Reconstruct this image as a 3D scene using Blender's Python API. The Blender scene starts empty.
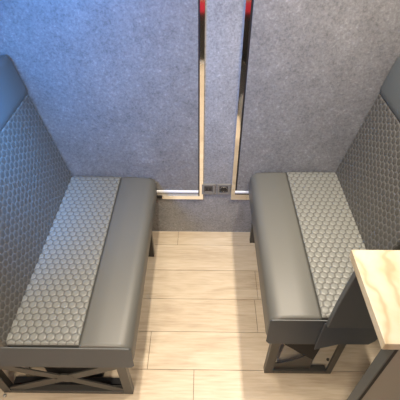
import bpy, bmesh, math, random
import numpy as np
from mathutils import Vector, Matrix
random.seed(4)
C = bpy.context.scene.collection
S = bpy.context.scene

# ------------------------------------------------------------------ camera
F_PX, PITCH, ROLL, YAW = 385.2, 42.784, -0.183, 0.478
cd = bpy.data.cameras.new('camera'); cam = bpy.data.objects.new('camera', cd); C.objects.link(cam)
cd.sensor_width = 36.0; cd.lens = 36.0 * F_PX / 400.0; cd.clip_start = 0.02
_p, _r, _w = map(math.radians, (PITCH, ROLL, YAW))
fw = Vector((0, math.cos(_p), -math.sin(_p))); rt = Vector((1, 0, 0)); dn = fw.cross(rt)
Rz = Matrix.Rotation(_w, 3, 'Z'); fw, rt, dn = Rz @ fw, Rz @ rt, Rz @ dn
rt2 = math.cos(_r) * rt + math.sin(_r) * dn; dn2 = -math.sin(_r) * rt + math.cos(_r) * dn
m = Matrix((rt2, -dn2, -fw)).transposed().to_4x4(); m.translation = Vector((0, 0, 1.8))
cam.matrix_world = m
S.camera = cam

# ------------------------------------------------------------------ world, light, exposure
S.view_settings.view_transform = 'Standard'; S.view_settings.look = 'None'
S.view_settings.gamma = 1.0; S.view_settings.use_curve_mapping = False
S.view_settings.exposure = 0.0
w = bpy.data.worlds.new('world'); S.world = w; w.use_nodes = True
w.node_tree.nodes['Background'].inputs[0].default_value = (0.74, 0.87, 1.0, 1)
w.node_tree.nodes['Background'].inputs[1].default_value = 0.36

def area(name, loc, target, sx, sy, power, col, spread=180):
    l = bpy.data.lights.new(name, 'AREA'); l.shape = 'RECTANGLE'; l.size = sx; l.size_y = sy
    l.energy = power; l.color = col; l.spread = math.radians(spread)
    o = bpy.data.objects.new(name, l); C.objects.link(o); o.location = loc
    d = Vector(target) - Vector(loc)
    o.rotation_euler = d.to_track_quat('-Z', 'Y').to_euler()
    return o
# warm strips on the ceiling over the two benches, side window daylight, two added fills
WARM = (1.0, 0.87, 0.70)
area('ceiling_light_right', (0.51, 1.20, 2.02), (0.51, 1.15, 0), 0.07, 0.35, 15, WARM, 112)
area('ceiling_light_centre', (-0.19, 0.85, 2.02), (-0.19, 0.84, 0), 0.06, 0.6, 17, WARM, 130)
area('fill_warm_rear', (-0.50, -0.70, 2.02), (-0.45, -0.60, 0), 0.08, 0.9, 29, WARM, 125)  # added fill from behind, brightens the end faces and support panel
area('window_daylight', (-1.00, 0.25, 1.50), (-0.68, 1.652, 1.25), 0.6, 0.35, 17, (0.02, 0.31, 1.0), 90)
area('fill_blue_backrest', (-0.30, 0.95, 2.04), (-0.85, 1.22, 1.12), 0.3, 0.4, 11, (0.04, 0.36, 1.0), 42)  # added blue fill without a roof opening, tints the left backrest top

# ------------------------------------------------------------------ helpers
def mat(name, col, rough=0.5, metal=0.0, spec=0.5, coat=0.0):
    m = bpy.data.materials.new(name); m.use_nodes = True
    b = m.node_tree.nodes['Principled BSDF']
    b.inputs['Base Color'].default_value = (*col, 1); b.inputs['Roughness'].default_value = rough
    b.inputs['Metallic'].default_value = metal; b.inputs['Specular IOR Level'].default_value = spec
    b.inputs['Coat Weight'].default_value = coat
    return m
def nodes(m): return m.node_tree.nodes, m.node_tree.links, m.node_tree.nodes['Principled BSDF']
def ramp(ns, stops):
    r = ns.new('ShaderNodeValToRGB'); e = r.color_ramp.elements
    while len(e) < len(stops): e.new(0.5)
    for k, (p, c) in enumerate(stops): e[k].position = p; e[k].color = (*c, 1)
    return r
def noise(ns, ls, scale, detail=4, rough=0.6, vec=None, dist=0.0):
    n = ns.new('ShaderNodeTexNoise'); n.inputs['Scale'].default_value = scale
    n.inputs['Detail'].default_value = detail; n.inputs['Roughness'].default_value = rough
    n.inputs['Distortion'].default_value = dist
    if vec: ls.new(vec, n.inputs['Vector'])
    return n
def objco(ns, ls, scale=(1, 1, 1)):
    t = ns.new('ShaderNodeTexCoord'); mp = ns.new('ShaderNodeMapping'); mp.inputs['Scale'].default_value = scale
    ls.new(t.outputs['Object'], mp.inputs['Vector']); return mp.outputs['Vector']
def bump(ns, ls, b, h, strength, dist):
    u = ns.new('ShaderNodeBump'); u.inputs['Strength'].default_value = strength; u.inputs['Distance'].default_value = dist
    ls.new(h, u.inputs['Height']); ls.new(u.outputs['Normal'], b.inputs['Normal'])

def link(name, bm, m, parent=None, smooth=False, bevel=0, seg=2):
    bmesh.ops.recalc_face_normals(bm, faces=bm.faces)
    me = bpy.data.meshes.new(name); bm.to_mesh(me); bm.free()
    if m: me.materials.append(m)
    if smooth: me.shade_smooth()
    o = bpy.data.objects.new(name, me); C.objects.link(o)
    if parent: o.parent = parent
    if bevel:
        md = o.modifiers.new('bevel', 'BEVEL'); md.width = bevel; md.segments = seg; md.limit_method = 'ANGLE'
        md.angle_limit = math.radians(40); md.harden_normals = False
    return o
def box(bm, x0, x1, y0, y1, z0, z1, M=None):
    v = [bm.verts.new((x, y, z)) for x in (x0, x1) for y in (y0, y1) for z in (z0, z1)]
    for f in ((0,1,3,2),(4,6,7,5),(0,4,5,1),(2,3,7,6),(0,2,6,4),(1,5,7,3)): bm.faces.new([v[i] for i in f])
    if M: bmesh.ops.transform(bm, matrix=M, verts=v)
    return v
def B(name, dims, m, parent=None, **k):
    bm = bmesh.new(); box(bm, *dims); return link(name, bm, m, parent, **k)
def prism_xz(name, pts, y0, y1, m, parent=None, **k):     # polygon in x,z extruded in y
    bm = bmesh.new()
    a = [bm.verts.new((x, y0, z)) for x, z in pts]; b = [bm.verts.new((x, y1, z)) for x, z in pts]
    bm.faces.new(a); bm.faces.new(b[::-1]); n = len(pts)
    for i in range(n): bm.faces.new((a[i], a[(i+1)%n], b[(i+1)%n], b[i]))
    return link(name, bm, m, parent, **k)
def bar_xz(bm, p, q, wd, y0, y1):
    p = Vector(p); q = Vector(q); d = (q-p).normalized(); n = Vector((-d.y, d.x)) * wd / 2
    pts = [p-n, q-n, q+n, p+n]
    a = [bm.verts.new((v.x, y0, v.y)) for v in pts]; b = [bm.verts.new((v.x, y1, v.y)) for v in pts]
    bm.faces.new(a); bm.faces.new(b[::-1])
    for i in range(4): bm.faces.new((a[i], a[(i+1)%4], b[(i+1)%4], b[i]))
def cyl(bm, p, q, r, n=16, r2=None):
    p = Vector(p); q = Vector(q); d = q - p
    M = Matrix.Translation((p+q)/2) @ d.to_track_quat('Z', 'Y').to_matrix().to_4x4()
    bmesh.ops.create_cone(bm, cap_ends=True, segments=n, radius1=r, radius2=r if r2 is None else r2, depth=d.length, matrix=M)
def empty(name, loc=(0,0,0)):
    o = bpy.data.objects.new(name, None); C.objects.link(o); o.location = loc; o.empty_display_size = 0.05; return o
def tag(o, label=None, cat=None, group=None, kind=None):
    if label: o['label'] = label
    if cat: o['category'] = cat
    if group: o['group'] = group
    if kind: o['kind'] = kind
    return o
def tube(name, pts, r, m, parent=None, cyclic=False):
    cu = bpy.data.curves.new(name, 'CURVE'); cu.dimensions = '3D'; cu.bevel_depth = r; cu.bevel_resolution = 3
    s = cu.splines.new('POLY'); s.points.add(len(pts)-1)
    for i, p in enumerate(pts): s.points[i].co = (*p, 1)
    s.use_cyclic_u = cyclic
    t = bpy.data.objects.new(name, cu); C.objects.link(t)
    me = bpy.data.meshes.new_from_object(t.evaluated_get(bpy.context.evaluated_depsgraph_get()))
    bpy.data.objects.remove(t)
    if m: me.materials.clear(); me.materials.append(m)
    me.shade_smooth()
    o = bpy.data.objects.new(name, me); C.objects.link(o)
    if parent: o.parent = parent
    return o

# ------------------------------------------------------------------ materials
def concrete(name, rough, lift=1.0, coat=0.0):
    m = mat(name, (0.3, 0.3, 0.32), rough, coat=coat); ns, ls, b = nodes(m); v = objco(ns, ls)
    n1 = noise(ns, ls, 8, 8, 0.70, v, 0.4); n2 = noise(ns, ls, 75, 5, 0.75, v, 0.3); n3 = noise(ns, ls, 150, 3, 0.7, v)
    a = ns.new('ShaderNodeMath'); a.operation = 'MULTIPLY_ADD'; a.inputs[1].default_value = 0.55
    ls.new(n1.outputs[0], a.inputs[0]); ls.new(n2.outputs[0], a.inputs[2])
    a2 = ns.new('ShaderNodeMath'); a2.operation = 'MULTIPLY_ADD'; a2.inputs[1].default_value = 0.35
    ls.new(n3.outputs[0], a2.inputs[0]); ls.new(a.outputs[0], a2.inputs[2])
    g = lambda k, t=(1, 1, 1): tuple(k * lift * q for q in t)
    r = ramp(ns, [(0.0, g(0.09)), (0.30, g(0.155)), (0.5, g(0.20)), (0.70, g(0.24)), (1.0, g(0.38))])
    mr = ns.new('ShaderNodeMapRange'); mr.inputs[1].default_value = 0.6; mr.inputs[2].default_value = 1.3
    ls.new(a2.outputs[0], mr.inputs[0]); ls.new(mr.outputs[0], r.inputs[0]); ls.new(r.outputs[0], b.inputs['Base Color'])
    return m
M_wall = concrete('concrete_look_wallboard', 0.6, 1.15)
M_panel = concrete('glossy_concrete_look_panel', 0.38, 0.86)
M_floorbase = mat('floor_gap', (0.10, 0.07, 0.045), 0.8)

M_floor = mat('oak_vinyl_plank', (0.6, 0.46, 0.3), 0.38); ns, ls, b = nodes(M_floor)
at_ = ns.new('ShaderNodeAttribute'); at_.attribute_name = 'tone'
v = objco(ns, ls, (5.0, 60, 1)); n1 = noise(ns, ls, 1.6, 6, 0.6, v, 0.4)
v2 = objco(ns, ls, (1.0, 4.5, 1)); n2 = noise(ns, ls, 2.2, 3, 0.5, v2, 1.5)
ad = ns.new('ShaderNodeMath'); ad.operation = 'ADD'; ls.new(n1.outputs[0], ad.inputs[0]); ls.new(n2.outputs[0], ad.inputs[1])
ad2 = ns.new('ShaderNodeMath'); ad2.operation = 'MULTIPLY_ADD'; ad2.inputs[1].default_value = 0.18; ls.new(at_.outputs['Fac'], ad2.inputs[0]); ls.new(ad.outputs[0], ad2.inputs[2])
mr = ns.new('ShaderNodeMapRange'); mr.inputs[1].default_value = 0.72; mr.inputs[2].default_value = 1.42; ls.new(ad2.outputs[0], mr.inputs[0])
r = ramp(ns, [(0, (0.37, 0.295, 0.21)), (0.5, (0.48, 0.40, 0.295)), (1, (0.56, 0.485, 0.375))]); ls.new(mr.outputs[0], r.inputs[0]); ls.new(r.outputs[0], b.inputs['Base Color'])
bump(ns, ls, b, n1.outputs[0], 0.06, 0.001)

def leather(name, col, rough):
    m = mat(name, col, rough, spec=0.5); ns, ls, b = nodes(m); v = objco(ns, ls); n = noise(ns, ls, 420, 2, 0.5, v); bump(ns, ls, b, n.outputs[0], 0.10, 0.0006); return m
M_leather = leather('grey_leatherette', (0.096, 0.097, 0.089), 0.48)
M_dark_leather = leather('slate_leatherette', (0.062, 0.070, 0.076), 0.45)
M_base = leather('grey_base_leatherette', (0.036, 0.047, 0.062), 0.42)
M_band = leather('headrest_leatherette', (0.070, 0.080, 0.085), 0.42)
M_pipe = leather('grey_piping', (0.10, 0.11, 0.115), 0.4)
def quilt(name, col, seam, rough):
    m = mat(name, col, rough, spec=0.45); ns, ls, b = nodes(m)
    a = ns.new('ShaderNodeAttribute'); a.attribute_name = 'seam'
    mx = ns.new('ShaderNodeMix'); mx.data_type = 'RGBA'; ls.new(a.outputs['Fac'], mx.inputs['Factor'])
    mx.inputs['A'].default_value = (*col, 1); mx.inputs['B'].default_value = (*seam, 1)
    ls.new(mx.outputs['Result'], b.inputs['Base Color']); return m
M_quilt = quilt('quilted_grey_leatherette', (0.155, 0.160, 0.150), (0.065, 0.065, 0.06), 0.42)
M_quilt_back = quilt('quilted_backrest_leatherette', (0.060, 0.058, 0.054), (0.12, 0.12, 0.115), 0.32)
M_frame = mat('anthracite_powder_coat', (0.047, 0.045, 0.040), 0.4)
M_black = mat('black_plastic', (0.012, 0.012, 0.013), 0.4)
M_void = mat('black_rubber_and_shade', (0.006, 0.006, 0.006), 0.7)  # rubber, and the painted shade on the upper gusset
M_chrome = mat('mirror_polished_steel', (0.95, 0.96, 0.97), 0.06, 1.0)
M_alu = mat('satin_aluminium', (0.80, 0.82, 0.83), 0.22, 1.0)
M_socket = mat('grey_socket_plastic', (0.17, 0.165, 0.15), 0.32)
M_socket_dark = mat('dark_socket_plastic', (0.030, 0.030, 0.032), 0.3)
M_panel_grey = mat('taupe_cabinet_board', (0.21, 0.20, 0.165), 0.45)
M_edge = mat('anthracite_edge_profile', (0.026, 0.038, 0.045), 0.35)
M_screw = mat('zinc_screw', (0.45, 0.45, 0.44), 0.35, 1.0)
M_track = mat('white_track', (0.78, 0.80, 0.82), 0.3)
M_cream = mat('cream_profile', (0.55, 0.52, 0.44), 0.35)
M_white = mat('ceiling_white', (0.75, 0.74, 0.72), 0.6)
M_sidewall = mat('side_wall_white', (0.60, 0.60, 0.60), 0.6)

M_marble = mat('cream_marble_laminate', (0.8, 0.76, 0.65), 0.3); ns, ls, b = nodes(M_marble)
v = objco(ns, ls); n0 = noise(ns, ls, 3.2, 5, 0.6, v, 1.8)
wv = ns.new('ShaderNodeTexWave'); wv.inputs['Scale'].default_value = 3.0; wv.inputs['Distortion'].default_value = 9; wv.inputs['Detail'].default_value = 3; wv.inputs['Detail Scale'].default_value = 1.6
mp = objco(ns, ls, (1.3, 1, 1)); ls.new(mp, wv.inputs['Vector'])
r = ramp(ns, [(0, (0.37, 0.31, 0.215)), (0.10, (0.43, 0.38, 0.28)), (0.35, (0.46, 0.42, 0.33)), (1, (0.475, 0.44, 0.36))]); ls.new(wv.outputs[0], r.inputs[0])
r2 = ramp(ns, [(0.35, (0.88, 0.83, 0.70)), (0.6, (1, 1, 1))]); ls.new(n0.outputs[0], r2.inputs[0])
mx = ns.new('ShaderNodeMix'); mx.data_type = 'RGBA'; mx.blend_type = 'MULTIPLY'; mx.inputs['Factor'].default_value = 0.8
ls.new(r.outputs[0], mx.inputs['A']); ls.new(r2.outputs[0], mx.inputs['B']); ls.new(mx.outputs['Result'], b.inputs['Base Color'])
M_slab_edge = mat('pale_grey_edge_band', (0.50, 0.50, 0.49), 0.35)
M_slab_end = mat('brown_edge_band', (0.30, 0.21, 0.13), 0.4)

# ------------------------------------------------------------------ room shell
YW = 1.652; XL, XR = -1.02, 1.02; YB = -1.9; ZC = 2.06
# floor: planks running across the aisle, one mesh over a dark bed
bm = bmesh.new(); tone = []
lay = bm.faces.layers.float.new('tone')
PW = 0.19; y0 = 0.78
joints = {4: [-0.149], 2: [0.285 - 1.2], 1: [0.285], 0: [-0.25], -1: [-0.032], 3: [0.62], 5: [-0.149]}
k = -14
rows = range(-14, 5)
for k in rows:
    ya = y0 + PW * k; yb = min(ya + PW, YW)
    if yb <= YB: continue
    ya = max(ya, YB)
    j = joints.get(k, [random.uniform(-1, 0.2)])[0]
    xs = [XL] + sorted(x for x in (j - 1.22, j, j + 1.22) if XL < x < XR) + [XR]
    for a, c in zip(xs[:-1], xs[1:]):
        n = len(bm.faces)
        vs = box(bm, a + 0.0011, c - 0.0011, ya + 0.0011, yb - 0.0011, -0.008, 0.0)
        bm.faces.ensure_lookup_table(); t = random.random()
        for f in bm.faces[n:]: f[lay] = t
fl = link('floor', bm, M_floor); tag(fl, kind='structure')
B('floor_bed', (XL, XR, YB, YW, -0.05, -0.006), M_floorbase)
bpy.data.objects['floor_bed'].parent = fl
tag(B('wall_far', (XL, XR, YW, YW + 0.05, 0, ZC), M_wall), kind='structure')
# side walls with a window in the left one
bm = bmesh.new(); wy0, wy1, wz0, wz1 = -0.10, 0.60, 1.30, 1.72
box(bm, XL-0.05, XL, YB, wy0, 0, ZC); box(bm, XL-0.05, XL, wy1, YW, 0, ZC)
box(bm, XL-0.05, XL, wy0, wy1, 0, wz0); box(bm, XL-0.05, XL, wy0, wy1, wz1, ZC)
tag(link('wall_left', bm, M_sidewall), kind='structure')
tag(B('wall_right', (XR, XR + 0.05, YB, YW, 0, ZC), M_sidewall), kind='structure')
tag(B('ceiling', (XL-0.05, XR+0.05, YB, YW+0.05, ZC, ZC+0.05), M_white), kind='structure')

# ------------------------------------------------------------------ wall panels framed in polished strips
def strip(name, x0, x1, z0, z1, m, parent, y=0.012, **k):
    return B(name, (x0, x1, YW - y, YW - 0.0005, z0, z1), m, parent, **k)
wl = empty('wall_panel', (-0.5, YW, 0.3))
def rel(o, p): o.matrix_parent_inverse = Matrix.Translation(-p.location); return o
PL = []
PL.append(strip('board', -1.0, -0.023, 0.352, 2.0, M_panel, wl, 0.008, bevel=0.0015))
PL.append(strip('shadow_gap', -0.023, -0.0165, 0.30, 2.0, M_black, wl, 0.007))
PL.append(strip('upright_trim', -0.0165, 0.0035, 0.285, 2.0, M_chrome, wl, 0.010))
PL.append(strip('sill_track', -0.90, -0.023, 0.337, 0.351, M_track, wl, 0.014, bevel=0.002))
PL.append(strip('sill_backing', -0.90, -0.023, 0.311, 0.336, M_cream, wl, 0.006))
PL.append(strip('sill_seal', -0.90, -0.023, 0.330, 0.3345, M_black, wl, 0.009))
PL.append(strip('bottom_trim', -0.232, -0.0165, 0.285, 0.310, M_chrome, wl, 0.010))
PL.append(strip('end_cap', -0.262, -0.233, 0.290, 0.311, M_black, wl, 0.011, bevel=0.001))
for o in PL: rel(o, wl)
tag(wl, 'glossy blue-grey wall panel edged in polished steel behind the left bench', 'wall panel', 'steel edged wall panels')
wr = empty('wall_panel', (0.6, YW, 0.3)); PR = []
PR.append(strip('board', 0.195, 1.0, 0.352, 2.0, M_panel, wr, 0.008, bevel=0.0015))
PR.append(strip('shadow_gap', 0.1855, 0.195, 0.352, 2.0, M_black, wr, 0.007))
PR.append(strip('upright_trim', 0.1645, 0.1855, 0.285, 2.0, M_chrome, wr, 0.010))
PR.append(strip('sill_track', 0.1855, 0.90, 0.337, 0.351, M_track, wr, 0.014, bevel=0.002))
PR.append(strip('sill_seal', 0.1855, 0.90, 0.326, 0.336, M_black, wr, 0.007))
PR.append(strip('bottom_trim', 0.1855, 0.90, 0.285, 0.325, M_chrome, wr, 0.010))
for o in PR: rel(o, wr)
tag(wr, 'grey wall panel edged in polished steel behind the right bench', 'wall panel', 'steel edged wall panels')

# ------------------------------------------------------------------ sockets
def socket(cx, cz, kind, label):
    t = empty('wall_socket', (cx, YW, cz)); s = 0.0375
    bm = bmesh.new(); g = 0.024                     # frame with an open middle
    for d in ((-s, s, g, s), (-s, s, -s, -g), (-s, -g, -g, g), (g, s, -g, g)): box(bm, d[0], d[1], -0.011, -0.0005, d[2], d[3])
    link('frame', bm, M_socket, t, bevel=0.0015)
    if kind == 'plug':
        B('insert', (-g, g, -0.008, -0.001, -g, g), M_socket_dark, t)
        bm = bmesh.new(); bmesh.ops.create_cone(bm, cap_ends=False, segments=32, radius1=0.0205, radius2=0.0195, depth=0.004, matrix=Matrix.Translation((0, -0.010, 0)) @ Matrix.Rotation(math.pi/2, 4, 'X'))
        link('rim', bm, M_socket, t, smooth=True)
        bm = bmesh.new(); cyl(bm, (0, -0.0095, 0), (0, -0.008, 0), 0.0185, 32); link('recess', bm, M_black, t)
        for sx in (-1, 1):
            bm = bmesh.new(); cyl(bm, (sx*0.0095, -0.0102, 0), (sx*0.0095, -0.0094, 0), 0.0026, 12); link('pin_hole', bm, M_void, t)
            B('earth_clip', (-0.003, 0.003, -0.0112, -0.0092, sx*0.0155-0.002, sx*0.0155+0.002), M_screw, t)
    else:
        B('insert', (-g, g, -0.009, -0.001, -g, g), M_socket_dark, t, bevel=0.001)
        for sx in (-1, 1): B('usb_port', (sx*0.009-0.004, sx*0.009+0.004, -0.0098, -0.0088, -0.008, 0.008), M_void, t)
        B('lower_cover', (-g+0.002, g-0.002, -0.0105, -0.0088, -0.022, -0.015), M_socket, t, bevel=0.0008)
    tag(t, label, 'wall socket', 'flush wall sockets')
socket(0.0340, 0.362, 'usb', 'square grey wall socket beside the left polished steel upright')
socket(0.1200, 0.362, 'plug', 'square wall socket with a round black recess beside the right polished upright')

# ------------------------------------------------------------------ quilted surface
def hexedge(u, v, W):
    s = W * 0.8660254
    def cell(u, v, ou, ov):
        du = (u - ou) - W * np.round((u - ou) / W); dv = (v - ov) - 2*s * np.round((v - ov) / (2*s)); return du, dv
    a = cell(u, v, 0, 0); b = cell(u, v, W/2, s)
    pick = (a[0]**2 + a[1]**2) < (b[0]**2 + b[1]**2)
    du = np.abs(np.where(pick, a[0], b[0])); dv = np.abs(np.where(pick, a[1], b[1]))
    return W/2 - np.maximum(du, 0.5*du + 0.8660254*dv)
def quilted(name, P0, U, V, lu, lv, N, m, parent, W=0.031, amp=0.0052, step=0.003, crown=None):
    """padded sheet: P0 corner, U/V unit directions, N outward; hexes have flat sides towards +-U"""
    nu, nv = int(lu/step), int(lv/step)
    u = np.linspace(0, lu, nu); v = np.linspace(0, lv, nv); uu, vv = np.meshgrid(u, v, indexing='ij')
    e = hexedge(uu, vv, W)
    t = np.clip(e / (W*0.21), 0, 1); h = amp * np.sqrt(np.clip(1 - (1-t)**2, 0, 1))
    ed = np.minimum.reduce([uu, lu-uu, vv, lv-vv]); h = h * np.clip(ed/0.006, 0, 1)
    if crown is not None: h = h + crown(uu, vv)
    P = np.array(P0)[None, None, :] + uu[..., None]*np.array(U) + vv[..., None]*np.array(V) + h[..., None]*np.array(N)
    idx = np.arange(nu*nv).reshape(nu, nv)
    q = np.stack([idx[:-1, :-1], idx[1:, :-1], idx[1:, 1:], idx[:-1, 1:]], -1).reshape(-1, 4)
    if np.dot(np.cross(U, V), N) < 0: q = q[:, ::-1]
    me = bpy.data.meshes.new(name); me.from_pydata(P.reshape(-1, 3).tolist(), [], q.tolist())
    a = me.attributes.new('seam', 'FLOAT', 'POINT'); a.data.foreach_set('value', np.clip(1.3 - e/0.0026, 0, 1).reshape(-1).astype(np.float32))
    me.materials.append(m); me.shade_smooth(); me.update()
    o = bpy.data.objects.new(name, me); C.objects.link(o); o.parent = parent
    return o

# ------------------------------------------------------------------ benches
def bench(side, edge, seam, junc, base_out, y0, y1, zs, zb, frame_x, near_y, far_y, xc, label, back_y0, notch=None):
    """side -1 left, +1 right.  edge = aisle side x, seam = stitch x, junc = where the back meets the seat"""
    s = side; t = empty('bench', (0, 0, 0))
    X = lambda a, b: (min(a, b), max(a, b))
    # upholstered base (closed box the pad sits in)
    bm = bmesh.new()
    if notch is None:
        pts = [(edge, y0), (base_out, y0), (base_out, y1), (edge, y1)]
    else:
        nx, ny = notch; pts = [(edge, y0), (nx, y0), (nx, ny), (base_out, ny), (base_out, y1), (edge, y1)]
    lo = [bm.verts.new((x + (s*0.016 if x == edge else 0), y, zb)) for x, y in pts]; hi = [bm.verts.new((x + (s*0.03 if x == edge else 0), y, zs-0.018)) for x, y in pts]
    bm.faces.new(lo); bm.faces.new(hi); n = len(pts)
    for i in range(n): bm.faces.new((lo[i], lo[(i+1)%n], hi[(i+1)%n], hi[i]))
    link('seat_base', bm, M_base, t, bevel=0.008, seg=3)
    # plain leather strip on the aisle side: rounded profile swept along y
    ya, yb = y0 - 0.0015, y1 - 0.004
    prof = []
    R = 0.05
    prof.append((edge - s*0.002 + s*0.014, zb + 0.012)); prof.append((edge - s*0.004, zb + 0.06)); prof.append((edge - s*0.004, zs - R + 0.004))
    for k in range(1, 9):
        a = k/8*math.pi/2; prof.append((edge - s*0.004 + s*(R - R*math.cos(a)), zs - R + 0.004 + (R-0.002)*math.sin(a)))
    prof.append((edge + s*(R+0.06), zs + 0.006)); prof.append((seam - s*0.012, zs + 0.005)); prof.append((seam, zs - 0.001)); prof.append((seam, zs - 0.04)); prof.append((seam, zb + 0.012))
    bm = bmesh.new()
    ring = lambda y, sh: [bm.verts.new((x + (0 if abs(x-seam) < 0.02 else s*sh), y, z - (sh if z > zs - 0.03 else 0))) for x, z in prof]
    secs = [(ya, 0.006), (ya + 0.004, 0.002), (ya + 0.014, 0.0), ((ya+yb)/2, -0.0), (yb - 0.02, 0.0), (yb - 0.006, 0.004), (yb, 0.012)]
    rs = [ring(y, sh) for y, sh in secs]
    for a, b_ in zip(rs[:-1], rs[1:]):
        for i in range(len(prof)-1): bm.faces.new((a[i], a[i+1], b_[i+1], b_[i]))
    bm.faces.new(rs[0]); bm.faces.new(rs[-1][::-1])
    o = link('seat_front_strip', bm, M_leather, t, smooth=True)
    # quilted pad between the seam and the backrest
    x0, x1 = seam + s*0.001, junc + s*0.02
    quilted('seat_quilting', (x0, y0 + 0.004, zs - 0.001), (s, 0, 0), (0, 1, 0), abs(x1-x0), (y1-y0) - 0.010, (0, 0, 1), M_quilt, t,
            crown=lambda u, v: 0.006*np.clip(np.minimum(v, (y1-y0-0.010)-v)/0.03, 0, 1)**0.5)
    bx = X(x0, x1); B('seat_pad_core', (bx[0], bx[1], y0 + 0.004, y1 - 0.006, zs - 0.05, zs - 0.0015), M_leather, t)
    ex = notch[0] if notch else base_out
    prism_xz('end_face', [(edge + s*0.012, zb + 0.001), (edge + s*0.0, zb + 0.02), (edge - s*0.003, zs - 0.02), (edge + s*0.004, zs - 0.010), (ex, zs - 0.010), (ex, zb + 0.03), (ex - s*0.02, zb + 0.001)], y0 - 0.005, y0 - 0.0018, M_base, t, bevel=0.001)
    # piping along the near end
    tube('end_piping', [(edge + s*0.004, y0 - 0.004, zs - 0.012), (edge + s*0.03, y0 - 0.004, zs - 0.010), (notch[0] - 0.003 if notch else base_out - s*0.01, y0 - 0.004, zs - 0.010)], 0.0024, M_pipe, t)
    # backrest -------------------------------------------------
    lean = Vector((s*0.093, 0, 0.475)); L1 = lean.length; d = lean.normalized(); nrm = Vector((-s*d.z, 0, s*d.x*s))
    if nrm.z < 0: nrm = -nrm
    nrm = Vector((-s*d.z, 0, abs(d.x)))
    by0, by1 = back_y0, YW - 0.016
    base = Vector((junc, 0, zs - 0.005))
    h1 = ((0.965 if s > 0 else 0.95) - base.z)/d.z; h2 = ((1.150 if s > 0 else 1.135) - base.z)/d.z
    A = base - d*0.03; T = base + d*h2
    th = 0.075
    # core body
    bm = bmesh.new()
    pr = [A - nrm*0.004, base + d*(h2-0.02) - nrm*0.004, base + d*(h2-0.004) - nrm*0.016, T - nrm*0.035, T - nrm*th, A - nrm*th]
    a = [bm.verts.new((p.x, by0, p.z)) for p in pr]; b_ = [bm.verts.new((p.x, by1, p.z)) for p in pr]
    bm.faces.new(a); bm.faces.new(b_[::-1])
    for i in range(len(pr)): bm.faces.new((a[i], a[(i+1)%len(pr)], b_[(i+1)%len(pr)], b_[i]))
    back = link('backrest', bm, M_leather, t, bevel=0.004)
    P0 = base - d*0.02 - nrm*0.003
    q = quilted('backrest_quilting', (P0.x, by0 + 0.002, P0.z), tuple(d), (0, 1, 0), h1 + 0.02, by1 - by0 - 0.004, tuple(nrm), M_quilt_back, back)
    # plain padded top band
    bm = bmesh.new(); prof = []
    p = base + d*h1; prof += [p - nrm*0.010, p - nrm*0.0005, p + d*0.006 + nrm*0.004, p + d*0.03 + nrm*0.007, base + d*(h2-0.03) + nrm*0.007, base + d*(h2-0.010) + nrm*0.002, T - nrm*0.010, T - nrm*0.03, T - nrm*(th-0.02), T - d*0.02 - nrm*th, p - nrm*th]
    ysec = [(by0 - 0.002, 0.93), (by0 + 0.012, 1), (by1 - 0.03, 1), (by1 - 0.006, 0.985), (by1, 0.95)]
    cen = sum(prof, Vector())/len(prof); rs = []
    for y, k in ysec: rs.append([bm.verts.new((cen.x + (p.x-cen.x)*k, y, cen.z + (p.z-cen.z)*k)) for p in prof])
    for a, b_ in zip(rs[:-1], rs[1:]):
        for i in range(len(prof)): bm.faces.new((a[i], a[(i+1)%len(prof)], b_[(i+1)%len(prof)], b_[i]))
    bm.faces.new(rs[0]); bm.faces.new(rs[-1][::-1])
    link('headrest_band', bm, M_band, back, smooth=True)
    # frames ---------------------------------------------------
    fi, fo = frame_x                     # aisle side x, outer x
    for yy, near in ((near_y, True), (far_y, False)):
        wv_ = 0.038; ya, yb = (yy, yy + 0.03)
        for x in (fi, fo):
            if s > 0 and x == fo: wl_, yl = 0.026, ya + 0.012
            else: wl_, yl = wv_, yb
            xx = x + (0.018 if s < 0 and not near and x == fi else 0)
            bx = X(xx, xx + s*wl_ if x == fi else xx - s*wl_); B('leg', (bx[0], bx[1], ya, yl, 0.0, zb + 0.004), M_frame, t, bevel=0.0015)
        bx = X(fi + s*wv_, fo - s*(wv_ if s < 0 else 0.026))
        B('bottom_rail', (bx[0], bx[1], ya, yb, 0.0, 0.024), M_frame, t, bevel=0.0015)
        B('top_rail', (bx[0], bx[1], ya, yb, zb - 0.024, zb + 0.004), M_frame, t, bevel=0.0015)
        if near and s < 0:
            bm = bmesh.new(); z0, z1 = 0.022, zb - 0.02; c = (xc, 0.150)
            ym = ya + 0.004
            for (px, pz) in ((fi + s*wv_, z0), (fi + s*wv_, z1), (fo - s*wv_, z0), (fo - s*wv_, z1)):
                bar_xz(bm, (px, pz), c, 0.042, ym, ym + 0.006)
            cyl(bm, (c[0], ym - 0.0005, c[1]), (c[0], ym + 0.0065, c[1]), 0.036, 24)
            link('cross_brace', bm, M_frame, t)
            B('black_floor_bar', (fo + 0.04, fi - 0.04, yb + 0.002, yb + 0.03, 0.001, 0.028), M_black, t)  # black bar along the floor behind the bottom rail
        elif near:
            prism_xz('gusset', [(0.335, 0.30), (0.352, 0.262), (0.385, 0.232), (0.43, 0.185), (0.495, 0.128), (0.503, 0.23), (0.50, 0.30)], ya + 0.006, ya + 0.012, M_void, t)  # upper plate coloured near black to hold the shade under the seat
            prism_xz('gusset', [(0.331, 0.075), (0.36, 0.078), (0.41, 0.105), (0.45, 0.14), (0.485, 0.185), (0.498, 0.12), (0.50, 0.024), (0.331, 0.024)], ya + 0.012, ya + 0.018, M_frame, t)
    bx = X(fi + s*0.005, fi + s*0.033)
    for z in (0.0, zb - 0.024): B('side_rail', (bx[0], bx[1], near_y + 0.03, far_y, z + 0.001, z + 0.022), M_frame, t, bevel=0.001) if z else None
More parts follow.
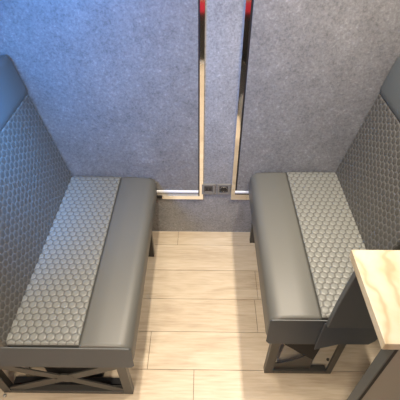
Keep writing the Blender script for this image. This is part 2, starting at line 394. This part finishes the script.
    bx = X(fo - s*0.005, fo - s*0.033); B('side_rail', (bx[0], bx[1], near_y + 0.03, far_y, zb - 0.023, zb - 0.002), M_frame, t, bevel=0.001)
    tag(t, label, 'bench', 'grey upholstered benches')
    return t
left = bench(-1, -0.260, -0.447, -0.713, -0.90, 0.664, 1.640, 0.454, 0.288, (-0.300, -0.877), 0.668, 1.445, -0.567,
             'grey bench on the left with its open end fully in view and a blue-lit backrest', 0.66)
right = bench(1, 0.262, 0.452, 0.712, 0.88, 0.762, 1.640, 0.497, 0.305, (0.293, 0.600), 0.768, 1.560, 0.485,
              'grey bench on the right whose near end is partly covered by the marble-look top', 0.97, notch=(0.700, 0.97))

# black box and pale pipe seen under the left bench
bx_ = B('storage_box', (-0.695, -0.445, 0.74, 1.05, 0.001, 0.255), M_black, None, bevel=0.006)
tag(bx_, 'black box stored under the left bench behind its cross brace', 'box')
bm = bmesh.new(); cyl(bm, (0, 0, 0.001), (0.004, 0, 0.262), 0.012, 20); pp = link('pipe', bm, M_white, None, smooth=True); pp.location = (-0.800, 0.76, 0.0)
tag(pp, 'white upright pipe under the outer end of the left bench', 'pipe')

# side panel at the near end of the right bench
pan = prism_xz('side_panel', [(0.470, 0.475), (0.474, 0.62), (0.484, 0.78), (0.490, 0.846), (0.72, 0.846), (0.706, 0.475)], 0.735, 0.7565, M_dark_leather, right, bevel=0.003)
low = prism_xz('end_skirt', [(0.464, 0.30), (0.466, 0.268), (0.50, 0.288), (0.56, 0.318), (0.60, 0.326), (0.672, 0.326), (0.688, 0.338), (0.700, 0.37), (0.704, 0.476), (0.464, 0.476)], 0.750, 0.7565, M_base, right, bevel=0.003)

# ------------------------------------------------------------------ marble-look table top and its support panel
tb = empty('counter', (0.6, 0.62, 0))
def R_(o): return rel(o, tb)
R_(B('counter_top', (0.462, 1.00, 0.468, 0.775, 0.850, 0.880), M_marble, tb, bevel=0.002))
top = bpy.data.objects['counter_top']
e1 = B('edge_band', (0.4605, 0.4625, 0.469, 0.774, 0.851, 0.879), M_slab_edge, top)
e2 = B('edge_band', (0.4625, 1.0, 0.4662, 0.4684, 0.851, 0.8785), M_slab_end, top)
for o in (e1, e2): o.matrix_parent_inverse = Matrix.Translation(-tb.location)
R_(B('support_panel', (0.503, 1.0, 0.478, 0.503, 0.0, 0.849), M_panel_grey, tb, bevel=0.001))
R_(B('edge_profile', (0.498, 0.5025, 0.474, 0.507, 0.0, 0.849), M_edge, tb))
R_(B('rubber_seal', (0.5028, 0.513, 0.4745, 0.4778, 0.0, 0.849), M_void, tb))
tag(tb, 'small counter with cream marble-look top and taupe side panel beside the right bench', 'counter')

# ------------------------------------------------------------------ small things on the floor
def stud(x, y, r, m, label):
    bm = bmesh.new(); cyl(bm, (0, 0, 0), (0, 0, 0.006), r, 20, r*0.85); cyl(bm, (0, 0, 0.006), (0, 0, 0.010), r*0.5, 6)
    o = link('floor_bolt', bm, m, None); o.location = (x, y, 0); tag(o, label, 'bolt', 'bolts set in the floor'); return o
stud(0.603, 0.835, 0.007, M_frame, 'dark bolt head on the floor inside the right bench frame')
stud(-0.868, 0.655, 0.008, M_screw, 'small metal bolt on the floor at the outer foot of the left bench')

# ------------------------------------------------------------------ added behind the viewpoint to put red and black reflections in the strips
M_red = mat('reflection_red', (0.62, 0.02, 0.05), 0.6)
sb = empty('reflection_bench', (0.2, -1.15, 0))  # made-up bench, shaped for the red and black bands in the uprights
for o in (B('base', (-0.8, 1.0, -1.5, -0.92, 0, 0.52), M_black, sb, bevel=0.004),
          B('seat', (-0.8, 1.0, -1.5, -0.90, 0.521, 0.68), M_red, sb, bevel=0.03, seg=4),
          B('backrest', (-0.8, 1.0, -1.62, -1.48, 0.60, 1.15), M_red, sb, bevel=0.03, seg=4),
          B('reflection_speck_strip', (-0.8, 0.10, -0.925, -0.915, 0.0, 0.022), M_white, sb)): rel(o, sb)  # white strip added for the pale speck in the left upright
tag(sb, 'added unseen red and black bench, mirrored in the polished uprights', 'bench')
mt = B('reflection_mat', (0.30, 0.60, -0.90, 0.22, 0.0005, 0.008), M_void, None, bevel=0.003)  # added dark sheet that mirrors as the black wedge in the right upright
tag(mt, 'added unseen black mat, mirrored in the right polished upright', 'floor mat')
